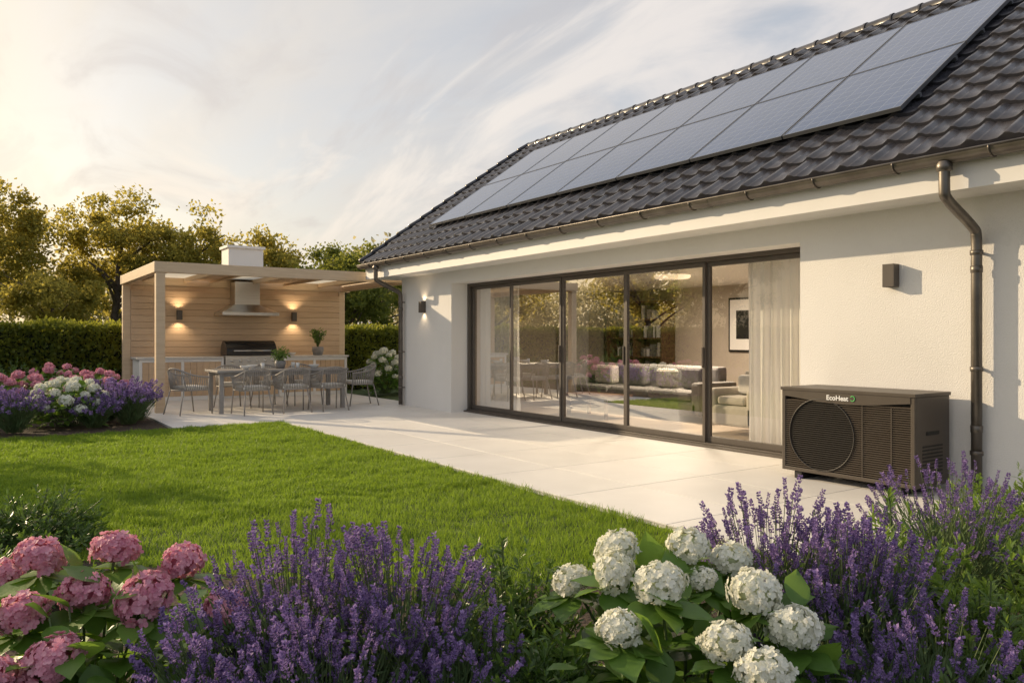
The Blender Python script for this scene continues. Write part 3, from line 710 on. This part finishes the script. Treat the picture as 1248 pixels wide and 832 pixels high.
def hydrangea(cx,cy,r,h,heads,col,nleaf=230,near=True,ls=.115):
    a=Acc(); pm,cm_=(m_pink,m_pinkc) if col=='pink' else (m_wht,m_whtc)
    T_=HT if near else HTs
    for (x,y,z,s) in heads:
        merge(a,T_[rng.integers(len(T_))],(x,y,z),rng.uniform(0,6),s,2)
        sphere(a,(x,y,z),.050*s,3)
        bx_=cx+(x-cx)*.25; by_=cy+(y-cy)*.25
        a.tube(chaikin([(bx_,by_,0),((x+bx_)/2,(y+by_)/2,z*.6),(x,y,z)],2),.0045,6,1)
        k=7; az=rng.uniform(0,6.28)+np.arange(k)*2*np.pi/k
        d=np.stack([np.cos(az),np.sin(az),rng.uniform(-.25,.3,k)],-1)
        a.inst(*HL,frames(d,np.tile([0,0,1.],(k,1))+rng.normal(0,.2,(k,3)),rng.uniform(.85,1.3,k)*ls),np.array([x,y,z-.06*s])+d*.01,0,True)
    P,n_=dome(nleaf,r,h*.90,.05,.45); P+=np.array([cx,cy,0])
    d=nrm(np.stack([n_[:,0],n_[:,1],n_[:,2]*.15],-1)+rng.normal(size=(nleaf,3))*.35+np.array([0,0,.1])); up=nrm(n_*.5+np.array([0,0,1.])+rng.normal(size=(nleaf,3))*.3)
    a.inst(*HL,frames(d,up,rng.uniform(.7,1.25,nleaf)*ls),P,0,True)
    for i in range(0,nleaf,6):
        p=P[i]; a.tube([(cx+(p[0]-cx)*.2,cy+(p[1]-cy)*.2,0),tuple(p)],.003,5,1)
    a.build('hydrangea_bush',[m_hleaf,m_stem,pm,cm_])
pink=[(.173,2.92,.60,1),(.387,2.89,.60,1.05),(.572,2.765,.553,.9),(.278,2.724,.52,1),(.43,2.62,.50,1.05),(.113,2.716,.489,1),(.665,2.58,.434,.95),(.174,2.49,.413,1),(.086,3.22,.484,.8),(.03,2.5,.39,1),(-.15,2.8,.5,1),(-.2,2.4,.42,1)]
hydrangea(.28,2.75,.54,.60,pink,'pink',470,ls=.125)
wh=[(1.765,1.941,.602,.95),(1.959,1.807,.61,1.0),(2.076,1.726,.564,.9),(1.641,2.026,.495,.85),(1.655,1.835,.568,.8),(1.70,1.681,.563,1.05),(1.937,1.518,.536,1.05),(1.50,1.638,.483,.85),(1.709,1.433,.463,.95),(1.948,1.389,.464,1.05),(1.708,1.312,.426,1),(1.92,1.712,.53,.65)]
hydrangea(1.78,1.66,.48,.60,wh,'white',480,ls=.125)
def rheads(cx,cy,r,h,n,s=1.0):
    i=np.arange(n)+.5; q=1-.8*i/n; ph_=np.arccos(q); th=i*2.4+cx*7
    return [(cx+r*.95*math.sin(p)*math.cos(t),cy+r*.95*math.sin(p)*math.sin(t),h*.25+h*.78*math.cos(p),s*rng.uniform(.8,1.2)) for p,t in zip(ph_,th)]
def farhyd(cx,cy,r,h,n,col): hydrangea(cx,cy,r,h,rheads(cx,cy,r,h,n,1.0),col,220,False,.13)
farhyd(1.15,13.35,.58,.68,28,'white'); farhyd(1.75,15.3,.55,.72,20,'pink'); farhyd(.55,15.2,.65,.70,22,'pink'); farhyd(8.1,17.1,.5,1.0,26,'white'); farhyd(1.2,16.1,.6,.82,20,'pink'); farhyd(-.6,14.2,.6,.7,20,'pink'); farhyd(8.9,17.6,.45,.85,18,'white')

# lavender
def spike_template(nw,per,Ls,rad,ps):
    ac=Acc()
    P=[];D=[];
    for k in range(nw):
        t=k/(nw-1); z=Ls*(t if k else -.22); rr=rad*(1-.5*t)*(1 if k else .7)
        for j in range(per):
            az=j/per*2*np.pi+k*.7+rng.normal(0,.3); P.append((rr*.5*math.cos(az),rr*.5*math.sin(az),z+rng.normal(0,Ls*.02))); D.append((math.cos(az),math.sin(az),rng.uniform(.5,1.8)))
    P=np.array(P);D=np.array(D); up=nrm(np.tile([0,0,1.],(len(P),1))-.2*D+rng.normal(size=D.shape)*.3)
    ac.inst([(0,0,0),(.42,.5,.1),(0,1,.0),(-.42,.5,.1)],[(0,1,2,3)],frames(D,up,rng.uniform(.6,1.35,len(P))*ps),P)
    ac.inst([(0,0,0),(.3,.5,-.25),(0,.9,-.1),(-.3,.5,-.25)],[(0,1,2,3)],frames(D,up,rng.uniform(.75,1.1,len(P))*ps),P,1)
    return ac
SP=[spike_template(8,5,.058,.008,.0095) for _ in range(3)]+[spike_template(10,5,.078,.008,.0095),spike_template(6,5,.040,.007,.009)]
SPf=[spike_template(5,4,.07,.02,.024)]
def lavender(cx,cy,r,h,n,near=True,nfol=500,name='lavender_bush'):
    a=Acc(); tp=SP if near else SPf
    az=rng.uniform(0,2*np.pi,n); tl=np.sqrt(rng.uniform(0,1,n)); Lh=h*rng.uniform(.62,1.08,n)*(1-.22*tl**2)
    bx_=cx+.25*r*tl*np.cos(az+rng.normal(0,.4,n)); by_=cy+.25*r*tl*np.sin(az+rng.normal(0,.4,n))
    tx=cx+r*tl*np.cos(az)+rng.normal(0,.03,n); ty_=cy+r*tl*np.sin(az)+rng.normal(0,.03,n)
    B=np.stack([bx_,by_,np.zeros(n)],-1); T=np.stack([tx,ty_,Lh],-1); Mid=np.stack([bx_+(tx-bx_)*.42,by_+(ty_-by_)*.42,Lh*.55],-1)
    sr=.0016 if near else .004
    for i in range(n): a.tube([B[i],Mid[i],T[i]],sr,3,1,cap=False)
    D=nrm(T-Mid+rng.normal(size=(n,3))*.05); side=rdir(n); X=nrm(np.cross(D,side)); Y=np.cross(D,X); sc=rng.uniform(.7,1.3,n)
    M=np.stack([X,Y,D],-1)*sc[:,None,None]; ti=rng.integers(0,len(tp),n)
    for k,t in enumerate(tp):
        V=np.concatenate(t.v); L_=np.concatenate(t.l).reshape(-1,4); mm=np.concatenate(t.m)
        a.inst(V,[tuple(f) for f in L_],M[ti==k],T[ti==k]-D[ti==k]*.02,np.where(mm==0,2,3))
    m_=nfol; az=rng.uniform(0,2*np.pi,m_); tl=np.sqrt(rng.uniform(0,1,m_)); t=rng.uniform(.05,.80,m_)
    px=cx+r*tl*np.cos(az)*(.3+.7*t); py=cy+r*tl*np.sin(az)*(.3+.7*t); P=np.stack([px,py,h*t*.85],-1)
    d=nrm(np.stack([np.cos(az)*tl*.7,np.sin(az)*tl*.7,np.ones(m_)],-1)+rng.normal(size=(m_,3))*.35)
    lw=([(0,0,0),(.06,.4,.02),(0,1,0),(-.06,.4,.02)],[(0,1,2),(0,2,3)])
    a.inst(*lw,frames(d,rdir(m_),rng.uniform(.7,1.3,m_)*(.065 if near else .11)),P,0)
    a.build(name,[m_lavleaf,m_stem,m_lav,m_lav2])
for (x,y,r,h,n) in ((.62,2.28,.27,.52,125),(.86,2.45,.30,.67,180),(1.10,2.22,.30,.67,180),(.80,2.05,.28,.52,140),(1.18,1.98,.22,.48,85),(.50,2.05,.22,.42,70)):
    lavender(x,y,r,h,n,nfol=1500)
for (x,y,r,h,n) in ((2.44,1.84,.30,.68,200),(2.46,1.55,.27,.64,160),(2.15,1.36,.22,.44,70),(3.70,1.80,.36,.68,190),(2.72,1.62,.24,.62,110),(2.35,1.2,.25,.48,90),(2.95,.95,.25,.46,90)):
    lavender(x,y,r,h,n,nfol=1500)
for (x,y,r,h) in ((.45,12.85,.42,.55),(.0,13.2,.45,.6),(1.45,12.95,.38,.42),(1.95,13.2,.42,.58),(2.15,13.7,.38,.60),(1.75,13.9,.4,.6),(-.8,13.0,.5,.55)):
    lavender(x,y,r,h,120,False,600)

sl_=([(0,0,0),(.17,.35,.03),(.13,.75,.0),(0,1,-.06),(-.13,.75,0),(-.17,.35,.03),(0,.5,-.03)],[(0,1,6),(1,2,3,6),(3,4,5,6),(5,0,6)])
def shrub(cx,cy,r,h,ns,ll_,m,name='shrub'):
    a=Acc(); P,n_=dome(ns,r,h,.05,.5); P+=np.array([cx,cy,0]); P[:,2]+=rng.uniform(-.02,.05,ns)*h; sd=nrm(n_+np.array([0,0,.7])+rng.normal(size=n_.shape)*.35)
    for i in range(0,ns,2): a.tube([(cx+(P[i,0]-cx)*.2,cy+(P[i,1]-cy)*.2,0),tuple(P[i])],.003,4,1,cap=False)
    for k in range(11):
        t=k/10; az=k*2.4; ref=nrm(np.cross(sd,rdir(ns))); b_=np.cross(sd,ref)
        d=nrm((ref*math.cos(az)+b_*math.sin(az))*(1.1-.6*t)+sd*(.35+.7*t)+rng.normal(size=sd.shape)*.12)
        a.inst(*sl_,frames(d,sd,rng.uniform(.75,1.2,ns)*ll_*(1-.3*t)),P-sd*ll_*1.6*(1-t),0)
    a.build(name,[m,m_stem])
for (x,y,r,h,ns,l_,m) in ((1.56,2.26,.34,.60,430,.045,m_sleaf),(1.36,1.85,.26,.48,320,.045,m_sleaf),(1.26,2.34,.2,.44,180,.045,m_sleaf),(1.42,1.45,.25,.40,260,.045,m_sleaf),
   (.30,5.8,.50,.36,360,.05,m_sleaf),(-.35,5.4,.5,.42,250,.05,m_sleaf),(.15,4.6,.45,.28,260,.05,m_sleaf),(.9,3.6,.3,.22,140,.05,m_sleaf),
   (3.05,1.66,.34,.62,400,.055,m_sleaf2),(2.72,1.22,.28,.52,300,.05,m_sleaf2),(3.2,1.15,.32,.58,300,.055,m_sleaf2),(4.35,1.9,.42,.52,260,.055,m_sleaf2),(3.5,2.25,.28,.40,160,.05,m_sleaf2),(5.2,2.3,.4,.42,220,.055,m_sleaf2),(6.2,2.4,.35,.36,180,.05,m_sleaf2),
   (2.25,2.2,.28,.34,200,.045,m_sleaf),(2.2,1.0,.25,.36,170,.05,m_sleaf),(-.3,3.3,.4,.4,200,.05,m_sleaf)):
    shrub(x,y,r,h,ns,l_,m)
shrub(-.5,16.8,.9,1.0,420,.08,m_sleaf); shrub(2.0,17.4,.6,.8,300,.07,m_sleaf); shrub(.6,17.6,.8,.9,300,.07,m_sleaf)

def potted(x,y,z,rp_,hp_,kind):
    e=empty('potted_plant',(x,y,z)); a=Acc(); a.lathe([(0,.0),(rp_*.75,0),(rp_,hp_*.6),(rp_*.92,hp_),(rp_*.84,hp_),(rp_*.82,hp_*.85),(0,hp_*.85)],(0,0,0),24); a.build('pot',[m_pot],e)
    a=Acc()
    if kind==0:
        n=420; P=rdir(n)*rng.uniform(.3,1,n)[:,None]*np.array([.17,.17,.14])+np.array([0,0,hp_+.11]); a.inst(*sl_,rframes(n,rng.uniform(.04,.07,n)),P)
        for i in range(10): a.tube([(0,0,hp_*.8),tuple(P[i])],.004,5,1)
    else:
        for i in range(60):
            az=rng.uniform(0,6.28); q=rng.uniform(.03,.2); hh=rng.uniform(.25,.42); pts=chaikin([(0,0,hp_*.8),(math.cos(az)*q*.4,math.sin(az)*q*.4,hp_+hh*.6),(math.cos(az)*q,math.sin(az)*q,hp_+hh)],1); a.tube(pts,.004,4,1)
            k=6; T=np.array([samp(pts,t) for t in np.linspace(.4,1,k)]); a.inst(*sl_,rframes(k,np.full(k,.07)),T)
    a.build('leaves',[m_sleaf2,m_stem],e)
potted(4.69,14.4,.75,.10,.15,0); potted(6.75,17.95,.915,.14,.2,1)
